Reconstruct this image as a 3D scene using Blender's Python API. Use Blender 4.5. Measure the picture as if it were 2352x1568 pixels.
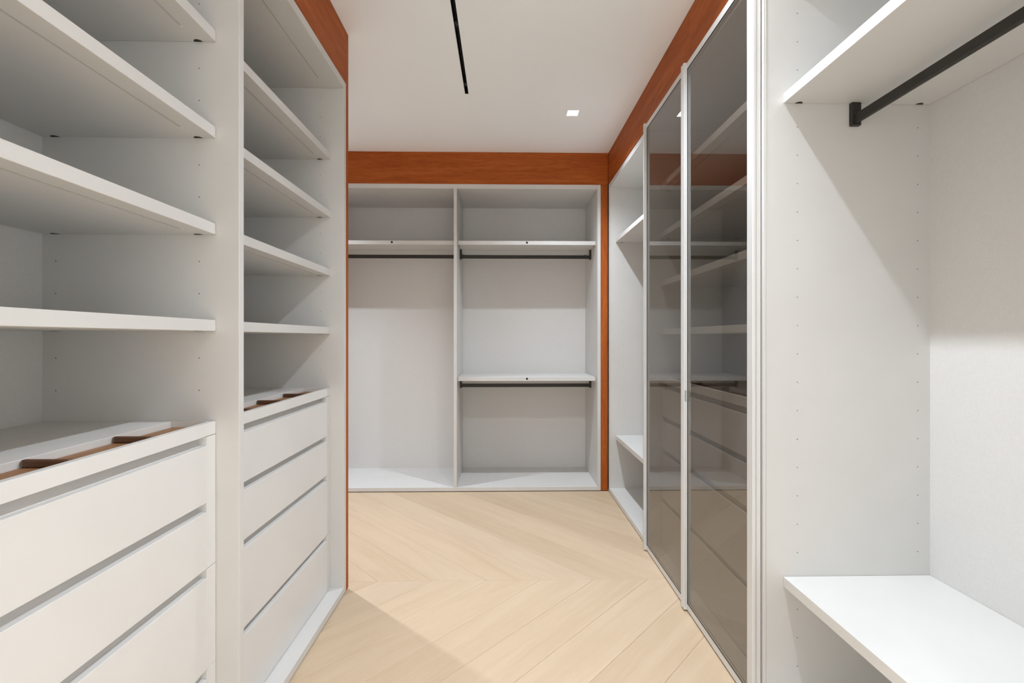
import bpy, bmesh, math, random
from mathutils import Vector, Matrix

for o in list(bpy.data.objects):
    bpy.data.objects.remove(o)
sc = bpy.context.scene
C = sc.collection

# ------------------------------------------------------------------ camera
FPX, EYE = 1060.0, 1.2
YAW = math.atan(19.0 / FPX)
cam_d = bpy.data.cameras.new('camera')
cam = bpy.data.objects.new('camera', cam_d)
C.objects.link(cam)
cam.location = (0, 0, EYE)
cam.rotation_euler = (math.pi / 2, 0, -YAW)
cam_d.sensor_fit = 'HORIZONTAL'
cam_d.sensor_width = 36.0
cam_d.lens = FPX / 2352.0 * 36.0
cam_d.shift_y = -8.0 / 2352.0
cam_d.clip_start = 0.02
sc.camera = cam

# ------------------------------------------------------------------ light and exposure
world = bpy.data.worlds.new('world')
sc.world = world
world.use_nodes = True
world.node_tree.nodes['Background'].inputs[0].default_value = (0.9, 0.95, 1.0, 1)
world.node_tree.nodes['Background'].inputs[1].default_value = 0.05
sc.view_settings.view_transform = 'Standard'
sc.view_settings.look = 'None'
sc.view_settings.gamma = 1.0
sc.view_settings.use_curve_mapping = False
sc.view_settings.exposure = 0.19
try:
    sc.cycles.max_bounces = 14
    sc.cycles.diffuse_bounces = 8
    sc.cycles.transparent_max_bounces = 16
except Exception:
    pass
LAMP = 130.0                        # watts of the downlight beams
LENS = 9.0                          # brightness of the lens itself
LAMP_COLOR = (0.92, 1.0, 1.10)
# recessed downlights: x, y, strength factor, beam angle, label
LAMPS = [
    (0.445, 2.97, 0.74, 128.0, 'small square white downlight in the ceiling, lit, near the back wardrobe'),
    (0.445, 1.40, 0.66, 150.0, 'added unseen square ceiling downlight over the aisle, between drawers and glass doors'),  # added lamp out of view, brightens the left shelf edges
    (-1.60, 2.97, 1.15, 120.0, 'small square white downlight in the ceiling of the side passage'),
    (0.445, 0.86, 0.62, 107.0, 'small square white downlight in the ceiling over the aisle, level with the nearest drawers'),
    (0.445, -0.75, 2.0, 90.0, 'added unseen fill downlight in the ceiling over the entrance, right side, by the end wall'),  # added lamp behind the camera, its floor bounce lifts the ceiling
    (-0.40, -1.0, 2.1, 90.0, 'added unseen fill downlight in the ceiling over the entrance, left side'),  # second added lamp behind the camera, fill by floor bounce
]

# ------------------------------------------------------------------ key dimensions (metres)
H = 2.65
XL, XR, D = -0.745, 0.82, 3.605           # front planes of left, right and back wardrobes
BL, BR, BB = -1.289, 1.355, 4.15          # their back panels
TOPU, TOPT = 2.365, 2.400                 # wardrobe top panel
BOTL, BOTT = 0.006, 0.036                 # wardrobe bottom panel
T = 0.025
SHELF = 0.031

# ------------------------------------------------------------------ helpers
def wloc(o):
    v = Vector((0, 0, 0))
    while o is not None:
        v += o.location
        o = o.parent
    return v

def link_mesh(name, bm, mat, parent=None, origin=None, smooth=False):
    """bm is in world coordinates; the object gets its own origin at the middle of the shape"""
    if origin is None:
        lo = Vector((1e9,) * 3); hi = Vector((-1e9,) * 3)
        for v in bm.verts:
            for i in range(3):
                lo[i] = min(lo[i], v.co[i]); hi[i] = max(hi[i], v.co[i])
        origin = (lo + hi) / 2
    bmesh.ops.translate(bm, verts=bm.verts, vec=-Vector(origin))
    bmesh.ops.recalc_face_normals(bm, faces=bm.faces)
    me = bpy.data.meshes.new(name)
    bm.to_mesh(me); bm.free()
    if smooth:
        for p in me.polygons:
            p.use_smooth = True
    me.materials.append(mat)
    ob = bpy.data.objects.new(name, me)
    C.objects.link(ob)
    ob.parent = parent
    ob.location = Vector(origin) - wloc(parent)
    return ob

def box_bm(bm, a, b, bev=0.0):
    lo = [min(a[i], b[i]) for i in range(3)]; hi = [max(a[i], b[i]) for i in range(3)]
    vs = [bm.verts.new((x, y, z)) for x in (lo[0], hi[0]) for y in (lo[1], hi[1]) for z in (lo[2], hi[2])]
    idx = [(0, 1, 3, 2), (4, 6, 7, 5), (0, 4, 5, 1), (2, 3, 7, 6), (0, 2, 6, 4), (1, 5, 7, 3)]
    fs = [bm.faces.new([vs[i] for i in f]) for f in idx]
    if bev > 0:
        es = list({e for f in fs for e in f.edges})
        bmesh.ops.bevel(bm, geom=es, offset=bev, segments=1, affect='EDGES', profile=0.5)

def box(name, a, b, mat, parent=None, bev=0.0008):
    bm = bmesh.new()
    box_bm(bm, a, b, bev)
    return link_mesh(name, bm, mat, parent)

def disc_bm(bm, c, axis, r, h, n=16, half=None):
    """thin cylinder centred at c along axis"""
    ax = Vector(axis).normalized()
    u = ax.orthogonal().normalized(); w = ax.cross(u)
    ring0, ring1 = [], []
    for i in range(n):
        t = 2 * math.pi * i / n
        q = Vector(c) + (u * math.cos(t) + w * math.sin(t)) * r
        ring0.append(bm.verts.new(q - ax * h / 2)); ring1.append(bm.verts.new(q + ax * h / 2))
    bm.faces.new(ring0); bm.faces.new(ring1)
    for i in range(n):
        j = (i + 1) % n
        bm.faces.new([ring0[i], ring0[j], ring1[j], ring1[i]])

def empty(name, loc, label=None, cat=None, group=None, kind=None):
    o = bpy.data.objects.new(name, None)
    o.empty_display_size = 0.1
    C.objects.link(o)
    o.location = loc
    tag(o, label, cat, group, kind)
    return o

def tag(o, label=None, cat=None, group=None, kind=None):
    if label: o['label'] = label
    if cat: o['category'] = cat
    if group: o['group'] = group
    if kind: o['kind'] = kind
    return o

class Frame:
    """wardrobe-local axes: u along the front, v into the depth, z up"""
    def __init__(s, kind):
        s.kind = kind
    def p(s, u, v, z):
        if s.kind == 'L': return (XL - v, u, z)
        if s.kind == 'R': return (XR + v, u, z)
        return (u, D + v, z)
    def box(s, name, u, v, z, mat, parent, bev=0.0008):
        return box(name, s.p(u[0], v[0], z[0]), s.p(u[1], v[1], z[1]), mat, parent, bev)

# ------------------------------------------------------------------ materials
def new_mat(name):
    m = bpy.data.materials.new(name)
    m.use_nodes = True
    nt = m.node_tree
    b = nt.nodes['Principled BSDF']
    return m, nt, b

def N(nt, t, **kw):
    n = nt.nodes.new(t)
    for k, v in kw.items():
        setattr(n, k, v)
    return n

def noise(nt, vec, scale, detail=2.0, rough=0.5):
    n = N(nt, 'ShaderNodeTexNoise')
    n.inputs['Scale'].default_value = scale
    n.inputs['Detail'].default_value = detail
    n.inputs['Roughness'].default_value = rough
    if vec is not None:
        nt.links.new(vec, n.inputs['Vector'])
    return n

def ramp(nt, fac, stops):
    r = N(nt, 'ShaderNodeValToRGB')
    el = r.color_ramp.elements
    while len(el) < len(stops):
        el.new(0.5)
    for e, (p, c) in zip(el, stops):
        e.position = p; e.color = (c[0], c[1], c[2], 1)
    nt.links.new(fac, r.inputs['Fac'])
    return r

def mapping(nt, scale, coord='Object', rnd=False):
    tc = N(nt, 'ShaderNodeTexCoord')
    mp = N(nt, 'ShaderNodeMapping')
    mp.inputs['Scale'].default_value = scale
    nt.links.new(tc.outputs[coord], mp.inputs['Vector'])
    if rnd:
        oi = N(nt, 'ShaderNodeObjectInfo')
        mul = N(nt, 'ShaderNodeMath', operation='MULTIPLY')
        mul.inputs[1].default_value = 37.0
        nt.links.new(oi.outputs['Random'], mul.inputs[0])
        cb = N(nt, 'ShaderNodeCombineXYZ')
        for i in range(3):
            nt.links.new(mul.outputs[0], cb.inputs[i])
        nt.links.new(cb.outputs[0], mp.inputs['Location'])
    return mp.outputs[0]

def mat_lacquer(name, col, rough=0.42, var=0.015, bump=0.02, scale=260):
    m, nt, b = new_mat(name)
    v = mapping(nt, (1, 1, 1))
    n = noise(nt, v, 6, 2)
    lo = [c * (1 - var) for c in col]; hi = [min(1, c * (1 + var)) for c in col]
    r = ramp(nt, n.outputs['Fac'], [(0.3, lo), (0.7, hi)])
    nt.links.new(r.outputs[0], b.inputs['Base Color'])
    b.inputs['Roughness'].default_value = rough
    n2 = noise(nt, v, scale, 2)
    bp = N(nt, 'ShaderNodeBump')
    bp.inputs['Strength'].default_value = bump
    bp.inputs['Distance'].default_value = 0.001
    nt.links.new(n2.outputs['Fac'], bp.inputs['Height'])
    nt.links.new(bp.outputs[0], b.inputs['Normal'])
    return m

def mat_linen(name, col, axis):
    m, nt, b = new_mat(name)
    sc_ = {'x': (60, 60, 900), 'y': (60, 60, 900)}[axis]
    v = mapping(nt, sc_)
    n = noise(nt, v, 1.0, 3, 0.6)
    v2 = mapping(nt, (700, 700, 90))
    n2 = noise(nt, v2, 1.0, 2, 0.5)
    mx = N(nt, 'ShaderNodeMath', operation='ADD')
    nt.links.new(n.outputs['Fac'], mx.inputs[0]); nt.links.new(n2.outputs['Fac'], mx.inputs[1])
    h = N(nt, 'ShaderNodeMath', operation='MULTIPLY'); h.inputs[1].default_value = 0.5
    nt.links.new(mx.outputs[0], h.inputs[0])
    r = ramp(nt, h.outputs[0], [(0.3, [c * 0.93 for c in col]), (0.7, [min(1, c * 1.05) for c in col])])
    nt.links.new(r.outputs[0], b.inputs['Base Color'])
    b.inputs['Roughness'].default_value = 0.6
    bp = N(nt, 'ShaderNodeBump')
    bp.inputs['Strength'].default_value = 0.12; bp.inputs['Distance'].default_value = 0.0006
    nt.links.new(h.outputs[0], bp.inputs['Height'])
    nt.links.new(bp.outputs[0], b.inputs['Normal'])
    return m

def mat_wood(name, scale):
    m, nt, b = new_mat(name)
    v = mapping(nt, scale, rnd=True)
    n = noise(nt, v, 1.0, 6, 0.62)
    n.inputs['Distortion'].default_value = 0.6
    r = ramp(nt, n.outputs['Fac'], [(0.25, (0.31, 0.066, 0.009)), (0.5, (0.42, 0.098, 0.015)), (0.75, (0.52, 0.140, 0.026))])
    v2 = mapping(nt, tuple(s * 9 for s in scale))
    n2 = noise(nt, v2, 1.0, 3, 0.6)
    mx = N(nt, 'ShaderNodeMix', data_type='RGBA', blend_type='MULTIPLY')
    mx.inputs[0].default_value = 0.55
    r2 = ramp(nt, n2.outputs['Fac'], [(0.35, (0.55, 0.55, 0.55)), (0.6, (1, 1, 1))])
    nt.links.new(r.outputs[0], mx.inputs[6]); nt.links.new(r2.outputs[0], mx.inputs[7])
    nt.links.new(mx.outputs[2], b.inputs['Base Color'])
    b.inputs['Roughness'].default_value = 0.55
    b.inputs['Specular IOR Level'].default_value = 0.2
    bp = N(nt, 'ShaderNodeBump')
    bp.inputs['Strength'].default_value = 0.08; bp.inputs['Distance'].default_value = 0.0006
    nt.links.new(n2.outputs['Fac'], bp.inputs['Height'])
    nt.links.new(bp.outputs[0], b.inputs['Normal'])
    return m

def mat_floor():
    m, nt, b = new_mat('pale_oak')
    v = mapping(nt, (1.3, 14, 14), rnd=True)
    n = noise(nt, v, 1.0, 5, 0.6)
    n.inputs['Distortion'].default_value = 0.8
    r = ramp(nt, n.outputs['Fac'], [(0.25, (0.54, 0.410, 0.280)), (0.5, (0.585, 0.455, 0.322)), (0.8, (0.62, 0.495, 0.358))])
    # plank to plank tone
    oi = N(nt, 'ShaderNodeObjectInfo')
    rt = ramp(nt, oi.outputs['Random'], [(0.0, (0.93, 0.91, 0.88)), (0.5, (1.0, 0.985, 0.96)), (1.0, (0.97, 0.975, 0.98))])
    mx = N(nt, 'ShaderNodeMix', data_type='RGBA', blend_type='MULTIPLY')
    mx.inputs[0].default_value = 1.0
    nt.links.new(r.outputs[0], mx.inputs[6]); nt.links.new(rt.outputs[0], mx.inputs[7])
    # fine fibre
    v2 = mapping(nt, (9, 260, 260), rnd=True)
    n2 = noise(nt, v2, 1.0, 3, 0.6)
    r2 = ramp(nt, n2.outputs['Fac'], [(0.3, (0.90, 0.885, 0.86)), (0.55, (1, 1, 1))])
    m2 = N(nt, 'ShaderNodeMix', data_type='RGBA', blend_type='MULTIPLY'); m2.inputs[0].default_value = 0.45
    nt.links.new(mx.outputs[2], m2.inputs[6]); nt.links.new(r2.outputs[0], m2.inputs[7])
    # sparse greyish knots
    v3 = mapping(nt, (3.2, 7.5, 7.5), rnd=True)
    vo = N(nt, 'ShaderNodeTexVoronoi')
    vo.inputs['Scale'].default_value = 1.0
    nw = noise(nt, v3, 3.0, 2)
    ad = N(nt, 'ShaderNodeMix', data_type='RGBA', blend_type='LINEAR_LIGHT'); ad.inputs[0].default_value = 0.12
    nt.links.new(v3, ad.inputs[6]); nt.links.new(nw.outputs['Color'], ad.inputs[7])
    nt.links.new(ad.outputs[2], vo.inputs['Vector'])
    sel = N(nt, 'ShaderNodeSeparateColor')
    nt.links.new(vo.outputs['Color'], sel.inputs[0])
    gt = N(nt, 'ShaderNodeMath', operation='GREATER_THAN'); gt.inputs[1].default_value = 0.80
    nt.links.new(sel.outputs[0], gt.inputs[0])
    kr = ramp(nt, vo.outputs['Distance'], [(0.03, (1, 1, 1)), (0.13, (0, 0, 0))])
    km = N(nt, 'ShaderNodeMath', operation='MULTIPLY')
    nt.links.new(kr.outputs[0], km.inputs[0]); nt.links.new(gt.outputs[0], km.inputs[1])
    k2 = N(nt, 'ShaderNodeMath', operation='MULTIPLY'); k2.inputs[1].default_value = 0.35
    nt.links.new(km.outputs[0], k2.inputs[0])
    m3 = N(nt, 'ShaderNodeMix', data_type='RGBA', blend_type='MIX')
    nt.links.new(k2.outputs[0], m3.inputs[0])
    nt.links.new(m2.outputs[2], m3.inputs[6]); m3.inputs[7].default_value = (0.36, 0.29, 0.22, 1)
    nt.links.new(m3.outputs[2], b.inputs['Base Color'])
    b.inputs['Roughness'].default_value = 0.55
    b.inputs['Specular IOR Level'].default_value = 0.3
    bp = N(nt, 'ShaderNodeBump')
    bp.inputs['Strength'].default_value = 0.06; bp.inputs['Distance'].default_value = 0.0006
    nt.links.new(n2.outputs['Fac'], bp.inputs['Height'])
    nt.links.new(bp.outputs[0], b.inputs['Normal'])
    return m

def mat_plain(name, col, rough=0.5, metal=0.0, var=0.05, scale=40):
    m, nt, b = new_mat(name)
    v = mapping(nt, (1, 1, 1))
    n = noise(nt, v, scale, 3)
    r = ramp(nt, n.outputs['Fac'], [(0.3, [c * (1 - var) for c in col]), (0.7, [min(1, c * (1 + var)) for c in col])])
    nt.links.new(r.outputs[0], b.inputs['Base Color'])
    b.inputs['Roughness'].default_value = rough
    b.inputs['Metallic'].default_value = metal
    return m

def mat_emit(name, col, strength):
    m = bpy.data.materials.new(name)
    m.use_nodes = True
    nt = m.node_tree
    nt.nodes.clear()
    out = N(nt, 'ShaderNodeOutputMaterial')
    e = N(nt, 'ShaderNodeEmission')
    e.inputs[0].default_value = (*col, 1); e.inputs[1].default_value = strength
    nt.links.new(e.outputs[0], out.inputs[0])
    return m

def mat_glass():
    m = bpy.data.materials.new('smoked_glass')
    m.use_nodes = True
    nt = m.node_tree
    nt.nodes.clear()
    out = N(nt, 'ShaderNodeOutputMaterial')
    tr = N(nt, 'ShaderNodeBsdfTransparent'); tr.inputs[0].default_value = (0.70, 0.675, 0.645, 1)
    gl = N(nt, 'ShaderNodeBsdfGlossy'); gl.inputs['Roughness'].default_value = 0.0
    gl.inputs[0].default_value = (0.95, 0.95, 0.95, 1)
    fr = N(nt, 'ShaderNodeFresnel'); fr.inputs[0].default_value = 2.1
    mx = N(nt, 'ShaderNodeMixShader')
    # one mirror image per pane: the outer faces reflect, the inner faces only tint
    ge = N(nt, 'ShaderNodeNewGeometry')
    iv = N(nt, 'ShaderNodeMath', operation='SUBTRACT'); iv.inputs[0].default_value = 1.0
    nt.links.new(ge.outputs['Backfacing'], iv.inputs[1])
    ml = N(nt, 'ShaderNodeMath', operation='MULTIPLY')
    nt.links.new(fr.outputs[0], ml.inputs[0]); nt.links.new(iv.outputs[0], ml.inputs[1])
    nt.links.new(ml.outputs[0], mx.inputs[0])
    nt.links.new(tr.outputs[0], mx.inputs[1]); nt.links.new(gl.outputs[0], mx.inputs[2])
    nt.links.new(mx.outputs[0], out.inputs[0])
    return m

M = {}
M['cab'] = mat_lacquer('white_grey_lacquer', (0.63, 0.622, 0.602))
M['drawer'] = mat_lacquer('white_drawer_lacquer', (0.69, 0.682, 0.665), rough=0.4)
M['linen'] = mat_linen('linen_back_panel', (0.66, 0.652, 0.635), 'x')
M['wood_x'] = mat_wood('cherry_veneer_along_x', (1.6, 26, 26))
M['wood_y'] = mat_wood('cherry_veneer_along_y', (26, 1.6, 26))
M['wood_z'] = mat_wood('cherry_veneer_upright', (26, 26, 1.6))
M['floor'] = mat_floor()
M['gap'] = mat_plain('dark_subfloor', (0.30, 0.23, 0.16), 0.8)
M['ceiling'] = mat_lacquer('ceiling_paint', (0.925, 0.950, 0.965), rough=0.7, var=0.005, bump=0.04, scale=420)
M['wall'] = mat_lacquer('wall_paint', (0.90, 0.90, 0.89), rough=0.7, var=0.01, bump=0.04, scale=420)
M['bronze'] = mat_plain('dark_bronze', (0.020, 0.017, 0.013), 0.5, 0.0)
M['black'] = mat_plain('black_track', (0.006, 0.006, 0.005), 0.5)
M['steel'] = mat_plain('connector_metal', (0.20, 0.20, 0.19), 0.35, 0.8)
M['hole'] = mat_plain('drilled_hole', (0.05, 0.045, 0.04), 0.8)
M['cap'] = mat_plain('dark_fitting', (0.015, 0.013, 0.011), 0.5)
M['channel'] = mat_plain('frosted_light_strip', (0.48, 0.465, 0.44), 0.55)
M['leather'] = mat_plain('brown_leather', (0.30, 0.150, 0.068), 0.55, 0, 0.12, 300)
M['leather_dark'] = mat_plain('dark_leather', (0.11, 0.050, 0.023), 0.5, 0, 0.15, 300)
M['thread'] = mat_plain('stitch_thread', (0.62, 0.55, 0.46), 0.8)
M['alu'] = mat_lacquer('door_frame_lacquer', (0.66, 0.655, 0.64), rough=0.35, var=0.005, bump=0.0)
M['pull'] = mat_plain('shaded_pull_cup', (0.36, 0.355, 0.34), 0.4)  # darker tone puts the shade of the pull's recess into its colour
M['gasket'] = mat_plain('dark_gasket', (0.035, 0.033, 0.030), 0.6)
M['glass'] = mat_glass()
M['lens'] = mat_emit('lamp_lens', (1.0, 0.99, 0.97), LENS)
M['toe_gap_shade'] = mat_plain('painted_toe_gap_shade', (0.05, 0.045, 0.04), 0.6)  # near-black colour stands in for the shadow gap under the wardrobes

# ================================================================== the setting
# ---- floor: base slab and chevron planks
RX0, RX1, RY0, RY1 = -3.2, 0.90, -1.7, 3.68
floor = box('floor', (-3.3, -1.8, -0.10), (1.5, 4.35, -0.004), M['gap'], None, 0)
tag(floor, 'pale whitewashed oak floor laid in a wide chevron', 'floor', kind='structure')

def clip(poly, axis, val, keep_less):
    out = []
    for i in range(len(poly)):
        a, b = poly[i], poly[(i + 1) % len(poly)]
        ia = (a[axis] <= val) if keep_less else (a[axis] >= val)
        ib = (b[axis] <= val) if keep_less else (b[axis] >= val)
        if ia: out.append(a)
        if ia != ib:
            t = (val - a[axis]) / (b[axis] - a[axis])
            out.append((a[0] + t * (b[0] - a[0]), a[1] + t * (b[1] - a[1])))
    return out

def inset(poly, d):
    n = len(poly); res = []
    for i in range(n):
        p0, p1, p2 = Vector(poly[i - 1]), Vector(poly[i]), Vector(poly[(i + 1) % n])
        e1 = (p1 - p0).normalized(); e2 = (p2 - p1).normalized()
        n1 = Vector((-e1.y, e1.x)); n2 = Vector((-e2.y, e2.x))
        den = 1 + n1.dot(n2)
        res.append(p1 + (n1 + n2) * (d / max(den, 0.3)))
    return res

def clean(poly):
    out = []
    for p in poly:
        if not out or (abs(p[0] - out[-1][0]) + abs(p[1] - out[-1][1])) > 1e-4:
            out.append(p)
    if len(out) > 1 and (abs(out[0][0] - out[-1][0]) + abs(out[0][1] - out[-1][1])) < 1e-4:
        out.pop()
    return out

def area(poly):
    return 0.5 * sum(poly[i][0] * poly[(i + 1) % len(poly)][1] - poly[(i + 1) % len(poly)][0] * poly[i][1] for i in range(len(poly)))

SEAM, PW, COL = 2.287, 0.267, 1.50
X_AT_SEAM = 0.182
random.seed(4)
def plank(poly, ang):
    poly = clean(poly)
    if len(poly) < 3: return
    if area(poly) < 0: poly = poly[::-1]
    if area(poly) < 0.004: return
    cx_ = sum(p[0] for p in poly) / len(poly); cy_ = sum(p[1] for p in poly) / len(poly)
    ca, sa = math.cos(-ang), math.sin(-ang)
    loc = [((p[0] - cx_) * ca - (p[1] - cy_) * sa, (p[0] - cx_) * sa + (p[1] - cy_) * ca) for p in poly]
    a_ = inset(loc, 0.0003); b_ = inset(loc, 0.0011)
    bm = bmesh.new()
    r0 = [bm.verts.new((p[0], p[1], -0.003)) for p in a_]
    r1 = [bm.verts.new((p[0], p[1], -0.0009)) for p in a_]
    r2 = [bm.verts.new((p[0], p[1], 0.0)) for p in b_]
    n = len(loc)
    bm.faces.new(r2)
    for A, B in ((r0, r1), (r1, r2)):
        for i in range(n):
            j = (i + 1) % n
            bm.faces.new([A[i], A[j], B[j], B[i]])
    me = bpy.data.meshes.new('plank'); bm.to_mesh(me); bm.free()
    me.materials.append(M['floor'])
    o = bpy.data.objects.new('plank', me); C.objects.link(o)
    o.parent = floor
    o.location = Vector((cx_, cy_, 0)) - wloc(floor)
    o.rotation_euler = (0, 0, ang)

for row in range(-3, 1):
    y0, y1 = SEAM + row * COL, SEAM + (row + 1) * COL
    down = (row % 2 == 0)             # this row runs x+y = const
    for k in range(-24, 16):
        # x where this plank meets the lower seam line y0
        if down:
            xa = X_AT_SEAM + k * PW
            poly = [(xa, y0), (xa + PW, y0), (xa + PW - COL, y1), (xa - COL, y1)]
        else:
            xa = X_AT_SEAM + k * PW - COL
            poly = [(xa, y0), (xa + PW, y0), (xa + PW + COL, y1), (xa + COL, y1)]
        for ax, val, less in ((0, RX0, False), (0, RX1, True), (1, RY0, False), (1, RY1, True)):
            if poly: poly = clip(poly, ax, val, less)
        if poly:
            plank(poly, -math.pi / 4 if down else math.pi / 4)

# ---- walls
def struct_box(name, a, b, mat, label, bev=0.0):
    return tag(box(name, a, b, mat, None, bev), label, None, None, 'structure')
struct_box('wall_back', (-1.53, 4.175, 0), (1.5, 4.30, H), M['wall'], 'white wall behind the back wardrobe')
struct_box('wall_passage', (-3.3, D + 0.015, 0), (-1.53, 4.30, H), M['wall'], 'white wall at the far side of the side passage')
struct_box('wall_right', (1.385, -1.8, 0), (1.5, 4.175, H), M['wall'], 'white wall behind the right wardrobe')
struct_box('wall_left', (-3.3, -1.8, 0), (-1.32, 2.20, H), M['wall'], 'white wall behind the left wardrobe')
struct_box('wall_end', (-3.3, 2.20, 0), (-3.2, D + 0.015, H), M['wall'], 'white wall closing the side passage')
struct_box('wall_near_left', (-1.32, -1.7, 0), (XL, 0.452, H), M['wall'], 'white wall beside the entrance, left')
struct_box('wall_near_right', (XR, -1.7, 0), (1.385, 0.418, H), M['wall'], 'white wall beside the entrance, right')
struct_box('wall_front', (-1.32, -1.8, 0), (1.385, -1.7, H), M['wall'], 'white wall behind the viewer')

# ---- ceiling with the openings of the track and the downlights
HS = 0.0375
holes = [(x - HS, x + HS, y - HS, y + HS) for x, y, f, bw, l in LAMPS]
TRX, TRW, TRY0, TRY1 = -0.2195, 0.0105, -0.9, 2.746
holes.append((TRX - TRW, TRX + TRW, TRY0, TRY1))
def ceiling_mesh():
    xs = sorted({-3.3, 1.5} | {h[0] for h in holes} | {h[1] for h in holes})
    ys = sorted({-1.8, 4.30} | {h[2] for h in holes} | {h[3] for h in holes})
    bm = bmesh.new(); cache = {}
    def V(x, y, z):
        k = (round(x, 5), round(y, 5), round(z, 5))
        if k not in cache: cache[k] = bm.verts.new((x, y, z))
        return cache[k]
    solid = {}
    for i in range(len(xs) - 1):
        for j in range(len(ys) - 1):
            cx_, cy_ = (xs[i] + xs[i + 1]) / 2, (ys[j] + ys[j + 1]) / 2
            solid[i, j] = not any(h[0] < cx_ < h[1] and h[2] < cy_ < h[3] for h in holes)
    for (i, j), s in solid.items():
        a, b, c, d = xs[i], xs[i + 1], ys[j], ys[j + 1]
        z = H if s else H + 0.05
        bm.faces.new([V(a, c, z), V(a, d, z), V(b, d, z), V(b, c, z)])
        for di, dj, e in ((1, 0, ((b, c), (b, d))), (0, 1, ((a, d), (b, d)))):
            o = solid.get((i + di, j + dj))
            if o is not None and o != s:
                (p, q), (r, t) = e
                bm.faces.new([V(p, q, H), V(r, t, H), V(r, t, H + 0.05), V(p, q, H + 0.05)])
    x0, x1, y0, y1 = -3.3, 1.5, -1.8, 4.30
    z = H + 0.12
    box_bm(bm, (x0, y0, H + 0.0505), (x1, y1, z))
    return bm
ce = link_mesh('ceiling', ceiling_mesh(), M['ceiling'])
tag(ce, 'smooth white ceiling with a black recessed track', None, None, 'structure')

# ---- cherry wood fascias, end panel and filler
def trim(name, a, b, mat, label):
    return tag(box(name, a, b, mat, None, 0.0006), label, None, None, 'structure')
FZ = TOPT + 0.003
trim('trim_1', (XL - 0.022, 0.456, FZ), (XL, 2.1945, H - 0.001), M['wood_y'], 'cherry wood fascia above the left wardrobe')
trim('trim_2', (-1.312, 2.196, 0.006), (XL, 2.226, H - 0.001), M['wood_z'], 'upright cherry wood end panel closing the left wardrobe')
trim('trim_3', (-1.52, D, FZ - 0.003), (0.8185, D + 0.022, H - 0.001), M['wood_x'], 'cherry wood fascia above the back wardrobe')
trim('trim_4', (0.7615, D, 0.006), (0.8165, D + 0.022, FZ - 0.0042), M['wood_z'], 'narrow upright cherry wood filler in the far right corner')
trim('trim_5', (XR, 2.023, FZ + 0.004), (XR + 0.022, 3.604, H - 0.001), M['wood_y'], 'far length of the cherry wood fascia above the right wardrobe')
trim('trim_6', (XR, 0.42, FZ + 0.004), (XR + 0.022, 2.0215, H - 0.001), M['wood_y'], 'near length of the cherry wood fascia above the right wardrobe')

# ================================================================== lamps and track
for i, (x, y, f, bw, lab) in enumerate(LAMPS):
    t = empty('recessed_downlight', (x, y, H), lab, 'downlight', 'square ceiling downlights')
    bm = bmesh.new()
    w, q = HS - 0.0004, HS - 0.003
    for a, b in (((x - w, y - w), (x + w, y - q)), ((x - w, y + q), (x + w, y + w)),
                 ((x - w, y - q), (x - q, y + q)), ((x + q, y - q), (x + w, y + q))):
        box_bm(bm, (a[0], a[1], H - 0.0004), (b[0], b[1], H + 0.03))
    link_mesh('trim_ring', bm, M['ceiling'], t)
    bm = bmesh.new()
    vs = [bm.verts.new((x + sx * q, y + sy * q, H + 0.002)) for sx, sy in ((-1, -1), (-1, 1), (1, 1), (1, -1))]
    bm.faces.new(vs)
    link_mesh('lens', bm, M['lens'], t)
    ld = bpy.data.lights.new('beam', 'SPOT')
    ld.energy = LAMP * f; ld.color = LAMP_COLOR
    ld.spot_size = math.radians(bw); ld.spot_blend = 1.0
    ld.shadow_soft_size = 0.02
    lo = bpy.data.objects.new('beam', ld); C.objects.link(lo)
    lo.parent = t
    lo.location = (0, 0, -0.004)

t = empty('ceiling_light_track', (TRX, TRY1, H), 'black recessed lighting track slot running along the white ceiling', 'light track')
bm = bmesh.new()
w = TRW - 0.0003
box_bm(bm, (TRX - w, TRY0 + .0005, H - 0.0005), (TRX - w + 0.002, TRY1 - .0005, H + 0.045))
box_bm(bm, (TRX + w - 0.002, TRY0 + .0005, H - 0.0005), (TRX + w, TRY1 - .0005, H + 0.045))
box_bm(bm, (TRX - w, TRY0 + .0005, H + 0.045), (TRX + w, TRY1 - .0005, H + 0.048))
box_bm(bm, (TRX - w, TRY1 - .0025, H - 0.0005), (TRX + w, TRY1 - .0005, H + 0.045))
link_mesh('channel', bm, M['black'], t)
for yy in (2.665, 2.155):
    c_ = box('connector', (TRX - 0.0078, yy - 0.020, H + 0.010), (TRX + 0.0078, yy + 0.020, H + 0.016), M['black'], t, 0.0008)
    box('contact', (TRX - 0.005, yy - 0.014, H + 0.0085), (TRX - 0.001, yy - 0.009, H + 0.010), M['steel'], c_, 0.0003)
    box('contact', (TRX + 0.001, yy - 0.003, H + 0.0085), (TRX + 0.0065, yy + 0.001, H + 0.010), M['steel'], c_, 0.0003)

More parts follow.
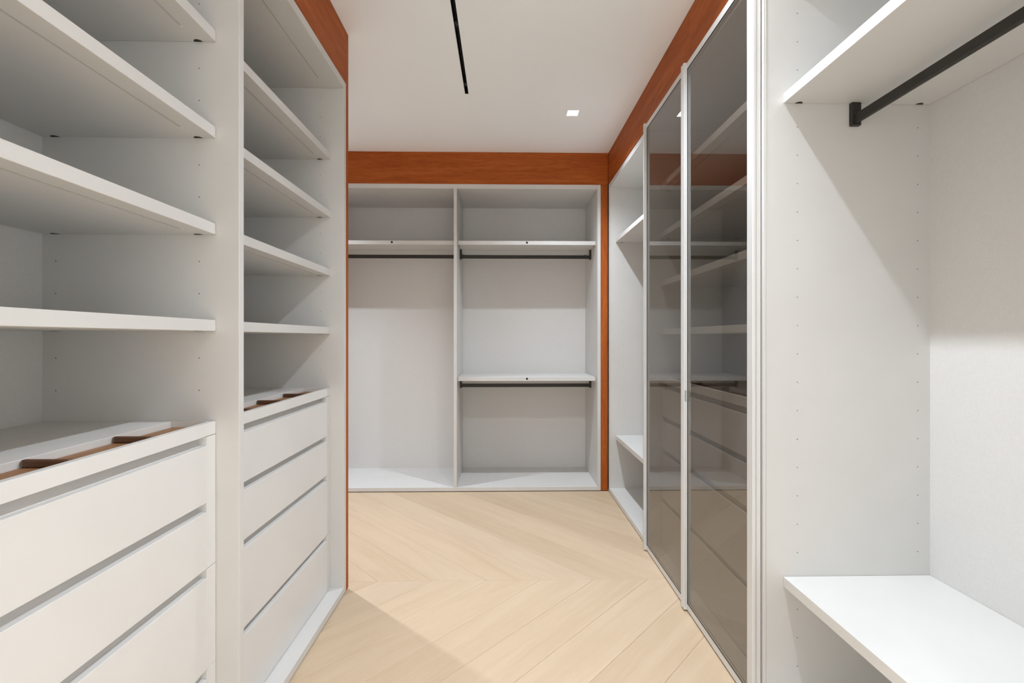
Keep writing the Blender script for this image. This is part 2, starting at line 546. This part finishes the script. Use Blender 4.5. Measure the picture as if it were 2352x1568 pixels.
# ================================================================== wardrobe parts
def shelf(F, root, u0, u1, v0, v1, ztop, channel=None, caps=True, sensor=None, mat='cab', gap=0.001, upper_caps=False):
    z0 = ztop - SHELF
    s = F.box('shelf', (u0 + gap, u1 - gap), (v0, v1), (z0, ztop), M[mat], root)
    if channel:
        F.box('light_channel', (u0 + 0.071, u1 - 0.071), (channel, channel + 0.006), (z0 - 0.0006, z0 + 0.0005), M['channel'], s, 0.0002)
        for a, b in ((u0 + 0.061, u0 + 0.0705), (u1 - 0.0705, u1 - 0.061)):
            F.box('channel_cap', (a, b), (channel, channel + 0.006), (z0 - 0.0008, z0 + 0.0005), M['drawer'], s, 0.0002)
    if caps:
        for u in (u0 + gap + 0.0042, u1 - gap - 0.0042):
            for v in (v0 + 0.048, v1 - 0.037):
                bm = bmesh.new()
                c = F.p(u, v, z0 + 0.002)
                n = 14; r = 0.0115
                # half disc flush with the end of the shelf
                pts = []
                sgn = 1 if u < (u0 + u1) / 2 else -1
                for i in range(n + 1):
                    a = math.pi * i / n
                    pts.append((u - sgn * 0.0035 + sgn * math.sin(a) * 0.0105, v + math.cos(a) * r))
                lo = [bm.verts.new(F.p(p[0], p[1], z0 - 0.0007)) for p in pts]
                hi = [bm.verts.new(F.p(p[0], p[1], z0 + 0.0006)) for p in pts]
                bm.faces.new(lo); bm.faces.new(hi)
                for i in range(len(pts)):
                    j = (i + 1) % len(pts)
                    bm.faces.new([lo[i], lo[j], hi[j], hi[i]])
                link_mesh('connector_cap', bm, M['cap'], s)
    if upper_caps:
        for u in (u0 + 0.030, u1 - 0.030):
            bm = bmesh.new()
            disc_bm(bm, F.p(u, v0 + 0.10, ztop), (0, 0, 1), 0.006, 0.0012, 12)
            link_mesh('connector_cap', bm, M['cap'], s)
    if sensor is not None:
        bm = bmesh.new()
        c = F.p(sensor, v0, z0 + 0.0175)
        ax = Vector(F.p(0, 1, 0)) - Vector(F.p(0, 0, 0))
        disc_bm(bm, c, ax, 0.0088, 0.002, 20)
        link_mesh('touch_sensor', bm, M['cap'], s)
    return s

def pin_holes(F, root, faces, vs, zs, skip):
    """rows of tiny drilled holes on side panels; faces: list of (u, direction)"""
    bm = bmesh.new()
    du = Vector(F.p(1, 0, 0)) - Vector(F.p(0, 0, 0))
    for u, d in faces:
        for v in vs:
            for z in zs:
                if any(a < z < b for a, b in skip): continue
                disc_bm(bm, F.p(u + d * 0.0001, v, z), du, 0.0016, 0.0005, 6)
    o = link_mesh('pin_holes', bm, M['hole'], root)
    o['kind'] = 'stuff'

def rod(F, root, u0, u1, vc, zlo, ztop, th=0.015, hgt=0.030):
    """flat oval hanging rail between two hung brackets; ztop is the underside of the shelf"""
    bm = bmesh.new()
    n = 8; prof = []
    r = th / 2
    for i in range(n + 1):
        a = math.pi * i / n
        prof.append((math.cos(a) * r, zlo + hgt - r * 0.35 + math.sin(a) * r * 0.35))
    for i in range(n + 1):
        a = math.pi + math.pi * i / n
        prof.append((math.cos(a) * r, zlo + r * 0.35 + math.sin(a) * r * 0.35))
    A = [bm.verts.new(F.p(u0 + 0.006, vc + p[0], p[1])) for p in prof]
    B = [bm.verts.new(F.p(u1 - 0.006, vc + p[0], p[1])) for p in prof]
    bm.faces.new(A); bm.faces.new(B)
    for i in range(len(prof)):
        j = (i + 1) % len(prof)
        bm.faces.new([A[i], A[j], B[j], B[i]])
    rd = link_mesh('hanging_rail', bm, M['bronze'], root)
    for a, b in ((u0 + 0.001, u0 + 0.0145), (u1 - 0.0145, u1 - 0.001)):
        bk = F.box('bracket', (a, b), (vc - 0.0155, vc + 0.0155), (zlo - 0.006, ztop - 0.0005), M['bronze'], rd, 0.002)
    return rd

def carcass(F, root, bays, vback, wall_u=None, bmat='linen', front_panels=True):
    """bays: list of (u0,u1) interiors; panels are put between and at both ends"""
    ends = []
    for i, (a, b) in enumerate(bays):
        if i == 0: ends.append((a - T, a))
        ends.append((b, bays[i + 1][0] if i + 1 < len(bays) else b + T))
    for a, b in ends:
        F.box('side_panel', (a, b), (0, vback + 0.018), (BOTL, TOPT), M['cab'], root)
    for a, b in bays:
        F.box('top_panel', (a, b), (0.0, vback), (TOPU, TOPT), M['cab'], root)
        F.box('bottom_panel', (a, b), (0.0, vback), (BOTL, BOTT), M['cab'], root)
        F.box('back_panel', (a, b), (vback, vback + 0.016), (BOTL, TOPT), M[bmat], root, 0)
    F.box('toe_gap_shade', (ends[0][0], ends[-1][1]), (0.012, vback), (0.0005, BOTL - 0.0003), M['toe_gap_shade'], root, 0)  # dark filler added as the shadow under the bottom panel
    return ends

# ------------------------------------------------------------------ drawer unit
DZ = [(0.906, 0.7505), (0.726, 0.571), (0.545, 0.297), (0.271, 0.038)]
def drawer_unit(F, u0, u1, vf, vb, dz, label, dividers, base):
    u0 += 0.0008; u1 -= 0.0008
    root = empty('drawer_unit', F.p((u0 + u1) / 2, (vf + vb) / 2, base), label, 'drawers', 'four-drawer units inside the wardrobes')
    top, rail = 0.967 + dz, 0.932 + dz
    TV = vf + 0.118                      # back edge of the tray opening
    m = M['drawer']
    F.box('front_rail', (u0, u1), (vf, vf + 0.018), (rail, top), m, root)
    F.box('top_board', (u0, u1), (TV, vb), (top - 0.018, top), m, root)
    F.box('tray_wall', (u0, u0 + 0.007), (vf + 0.018, TV), (top - 0.030, top), m, root, 0.0004)
    F.box('tray_wall', (u1 - 0.007, u1), (vf + 0.018, TV), (top - 0.030, top), m, root, 0.0004)
    # leather tray
    tr = F.box('leather_tray', (u0 + 0.0075, u1 - 0.0075), (vf + 0.0185, TV - 0.0005), (top - 0.025, top - 0.016), M['leather'], root, 0.0005)
    for u in dividers:
        d = F.box('tray_divider', (u - 0.006, u + 0.006), (vf + 0.019, TV - 0.001), (top - 0.0159, top - 0.001), M['leather_dark'], tr, 0.0025)
    bm = bmesh.new()
    def st(ua, ub, va, vb_, za, zb):
        box_bm(bm, F.p(ua, va, za), F.p(ub, vb_, zb))
    u = u0 + 0.012
    while u < u1 - 0.014:
        if not any(abs(u - d) < 0.012 for d in dividers):
            for v in (TV - 0.005, vf + 0.023):
                st(u, u + 0.0032, v, v + 0.0006, top - 0.0161, top - 0.0156)
        u += 0.0052
    for d in dividers:
        z = top - 0.0145
        while z < top - 0.004:
            st(d - 0.0063, d - 0.0057, TV - 0.006, TV - 0.0054, z, z + 0.0018)
            z += 0.0032
        st(d - 0.0045, d - 0.0035, vf + 0.024, vf + 0.0264, top - 0.0013, top - 0.0008)
    o = link_mesh('stitching', bm, M['thread'], tr)
    o['kind'] = 'stuff'
    # stiles, split at the joints
    SW = 0.039
    zz = [(rail - 0.0016, DZ[1][1] + dz + 0.0002), (DZ[1][1] + dz - 0.0010, DZ[2][1] + dz + 0.0002), (DZ[2][1] + dz - 0.0010, base + 0.0006)]
    for (a, b) in ((u0, u0 + SW), (u1 - SW, u1)):
        for z1, z0 in zz:
            F.box('stile', (a, b), (vf, vf + 0.034), (z0, z1), m, root, 0.0006)
    # side and inner body
    F.box('body', (u0 + 0.002, u1 - 0.002), (vf + 0.060, vb), (base + 0.0006, top - 0.0310), M['cab'], root, 0)
    # drawers
    prev = rail
    for zt, zb in DZ:
        zt += dz; zb = max(zb + dz if zb > 0.05 else zb, base + 0.001)
        dr = F.box('drawer_front', (u0 + SW + 0.0005, u1 - SW - 0.0005), (vf, vf + 0.0165), (zb + 0.0004, zt), m, root, 0.0007)
        # grip channel: concave profile recessed behind the gap
        bm = bmesh.new()
        prof = []
        h = prev - zt
        n = 8
        for i in range(n + 1):
            a = i / n
            z = prev + 0.003 - a * (h + 0.0045)
            v = vf + 0.0172 + 0.0125 * math.sin(math.pi * (1 - a) * 0.62)
            prof.append((v, z))
        ua, ub = u0 + SW - 0.0005, u1 - SW + 0.0005
        back = [(vf + 0.036, prof[-1][1]), (vf + 0.036, prof[0][1])]
        loop = prof + back
        A = [bm.verts.new(F.p(ua, p[0], p[1])) for p in loop]
        B = [bm.verts.new(F.p(ub, p[0], p[1])) for p in loop]
        bm.faces.new(A); bm.faces.new(B)
        for i in range(len(loop)):
            j = (i + 1) % len(loop)
            bm.faces.new([A[i], A[j], B[j], B[i]])
        link_mesh('grip_channel', bm, m, dr)
        prev = zb
    return root

# ================================================================== left wardrobe
FL = Frame('L')
VL = XL - BL                              # 0.544
LB = [(0.481, 1.313), (1.337, 2.169)]
left = empty('open_wardrobe', (XL - 0.27, 1.3, 0), 'white open shelf wardrobe along the left wall with four shelves above each drawer unit', 'wardrobe', 'fitted wardrobes')
carcass(FL, left, LB, VL)
VS = 0.064
for a, b in LB:
    for z in (2.063, 1.7925, 1.5215, 1.2505):
        shelf(FL, left, a, b, VS, VL - 0.001, z, channel=VS + 0.048)
    FL.box('light_channel', (a + 0.085, b - 0.085), (0.084, 0.090), (TOPU - 0.0006, TOPU + 0.0005), M['channel'], left, 0.0002)
zs = [0.982 + 0.0905 * i for i in range(1, 16)]
zs = [1.053 + 0.0905 * i for i in range(0, 15)]
skip = [(z - SHELF - 0.006, z + 0.006) for z in (2.063, 1.7925, 1.5215, 1.2505)] + [(2.33, 3)]
pin_holes(FL, left, [(0.481, 1), (1.313, -1), (1.337, 1), (2.169, -1)], (0.111, 0.507), zs, skip)
drawer_unit(FL, LB[0][0], LB[0][1], VS, VL - 0.001, 0.0, 'white four-drawer unit with brown leather tray, nearest on the left', (0.697, 0.905, 1.113), BOTT)
drawer_unit(FL, LB[1][0], LB[1][1], VS, VL - 0.001, 0.0, 'white four-drawer unit with brown leather tray, left side beside the cherry wood end panel', (1.545, 1.751, 1.957), BOTT)

# ================================================================== back wardrobe
FB = Frame('B')
VB = BB - D
BBY = [(-1.490, -0.390), (-0.366, 0.735)]
back = empty('open_wardrobe', (-0.38, D + 0.27, 0), 'white open hanging wardrobe across the far wall with dark rails', 'wardrobe', 'fitted wardrobes')
carcass(FB, back, BBY, VB)
VSB = 0.065
shelf(FB, back, *BBY[0], VSB, VB - 0.001, 1.972, channel=0.31, sensor=-0.886, gap=0.0025)
rod(FB, back, BBY[0][0], BBY[0][1], 0.272, 1.866, 1.972 - SHELF)
shelf(FB, back, *BBY[1], VSB, VB - 0.001, 1.972, channel=0.31, sensor=0.185, gap=0.0025)
rod(FB, back, BBY[1][0], BBY[1][1], 0.272, 1.866, 1.972 - SHELF)
shelf(FB, back, *BBY[1], VSB, VB - 0.001, 0.889, channel=0.31, sensor=0.185, gap=0.0025, upper_caps=True)
rod(FB, back, BBY[1][0], BBY[1][1], 0.272, 0.788, 0.889 - SHELF)

# ================================================================== right wardrobe
FR = Frame('R')
VR = BR - XR
RB = [(0.445, 1.443), (1.468, 2.596), (2.621, 3.567)]
right = empty('open_wardrobe', (XR + 0.27, 2.0, 0), 'white wardrobe along the right wall with two smoked glass doors between open bays', 'wardrobe', 'fitted wardrobes')
ends = carcass(FR, right, RB, VR)
# corner post between the right wardrobe and the far corner
VSR = 0.063
for a, b in (RB[0], RB[2]):
    shelf(FR, right, a, b, VSR if a < 1 else 0.048, VR - 0.001, 1.972, channel=None)
    rod(FR, right, a, b, 0.288, 1.874, 1.972 - SHELF)
    shelf(FR, right, a, b, VSR if a < 1 else 0.048, VR - 0.001, 0.447, caps=False)
zs = [0.163 + 0.0897 * i for i in range(0, 25)]
skip = [(1.93, 1.985), (0.40, 0.46), (2.3, 3)]
pin_holes(FR, right, [(0.445, 1), (1.443, -1), (2.621, 1), (3.567, -1)], (0.108, 0.495), zs, skip)
# door seal lines on the panel flanks
for u in (1.443, 3.567):
    FR.box('seal_strip', (u - 0.0007, u + 0.0002), (0.0075, 0.0090), (BOTT, TOPU), M['channel'], right, 0)
# glazed bay: shelves and drawers
for z in (2.063, 1.7925, 1.5215, 1.2505):
    shelf(FR, right, *RB[1], VSR, VR - 0.001, z, channel=VSR + 0.048)
drawer_unit(FR, RB[1][0], RB[1][1], VSR, VR - 0.001, 0.015, 'white four-drawer unit behind the smoked glass doors', (1.75, 2.03, 2.31), BOTT)

# ---- smoked glass doors
XD0, XD1, XG = 0.790, 0.8165, 0.805         # lip front, back of door, rail plane
ZD0, ZD1 = 0.007, 2.409
def glass_door(u0, u1, far_w, near_w, flange, slot):
    """u0 = near edge, u1 = far edge"""
    d = box('glass_door', (XG, u0 + near_w, ZD1 - 0.028), (XD1, u1 - far_w, ZD1), M['alu'], right, 0.0008)
    d.name = 'door_frame'
    # stiles with rounded protruding lips
    def stile(a, b):
        bm = bmesh.new()
        box_bm(bm, (XD0, a, ZD0), (XD1, b, ZD1), 0.0022)
        return link_mesh('stile', bm, M['alu'], d)
    stile(u1 - far_w, u1)
    stile(u0, u0 + near_w)
    # shade of the recess in the near flank, put in as a grey strip
    box('groove_shade', (XD0 + 0.0085, u0 - 0.0003, ZD0 + 0.001), (XD0 + 0.0125, u0 + 0.0005, ZD1 - 0.001), M['channel'], d, 0)
    if flange:
        box('hinge_flange', (XG - 0.004, u0 + near_w, ZD0), (XD1, u0 + near_w + flange, ZD1), M['alu'], d, 0.0008)
    ga = u0 + near_w + flange
    box('rail', (XG, ga, ZD0), (XD1, u1 - far_w, ZD0 + 0.028), M['alu'], d, 0.0008)
    # gasket around the pane
    bm = bmesh.new()
    g = 0.0018
    za, zb = ZD0 + 0.028, ZD1 - 0.028
    ua, ub = ga, u1 - far_w
    box_bm(bm, (XG, ub - g, za), (XG + 0.004, ub, zb)); box_bm(bm, (XG, ua, za), (XG + 0.004, ua + g, zb))
    box_bm(bm, (XG, ua, zb - g), (XG + 0.004, ub, zb)); box_bm(bm, (XG, ua, za), (XG + 0.004, ub, za + g * 0.5))
    link_mesh('gasket', bm, M['gasket'], d)
    box('glass_pane', (XG + 0.0012, ua + g, za + g * 0.5), (XG + 0.0052, ub - g, zb - g), M['glass'], d, 0)
    if slot:
        bm = bmesh.new()
        y = u1 - far_w
        xs_, zs_ = (XD0 + XG) / 2 + 0.0003, 0.946
        n = 8; pts = []
        for i in range(n + 1):
            a = math.pi * i / n
            pts.append((xs_ + math.cos(a) * 0.0042, zs_ + 0.021 + math.sin(a) * 0.0042))
        for i in range(n + 1):
            a = math.pi + math.pi * i / n
            pts.append((xs_ + math.cos(a) * 0.0042, zs_ - 0.021 + math.sin(a) * 0.0042))
        def ring(s, dy):
            cx_, cz_ = xs_, zs_
            return [bm.verts.new((cx_ + (p[0] - cx_) * s, y + dy, cz_ + (p[1] - cz_) * (1 - (1 - s) * 0.2))) for p in pts]
        r0, r1, r2 = ring(1.0, -0.0001), ring(1.0, -0.0010), ring(0.70, -0.0010)
        r3 = ring(0.55, -0.0002)
        k = len(pts)
        for A, B in ((r0, r1), (r1, r2), (r2, r3)):
            for i in range(k):
                j = (i + 1) % k
                bm.faces.new([A[i], A[j], B[j], B[i]])
        bm.faces.new(r3)
        link_mesh('finger_pull', bm, M['pull'], d)
    return d
d1 = glass_door(2.031, 2.6005, 0.016, 0.016, 0.0, False)
d2 = glass_door(1.4505, 2.0275, 0.016, 0.022, 0.034, True)
d1['label'] = 'far smoked glass door with slim white frame'
d2['label'] = 'near smoked glass door with slim white frame and finger pull'
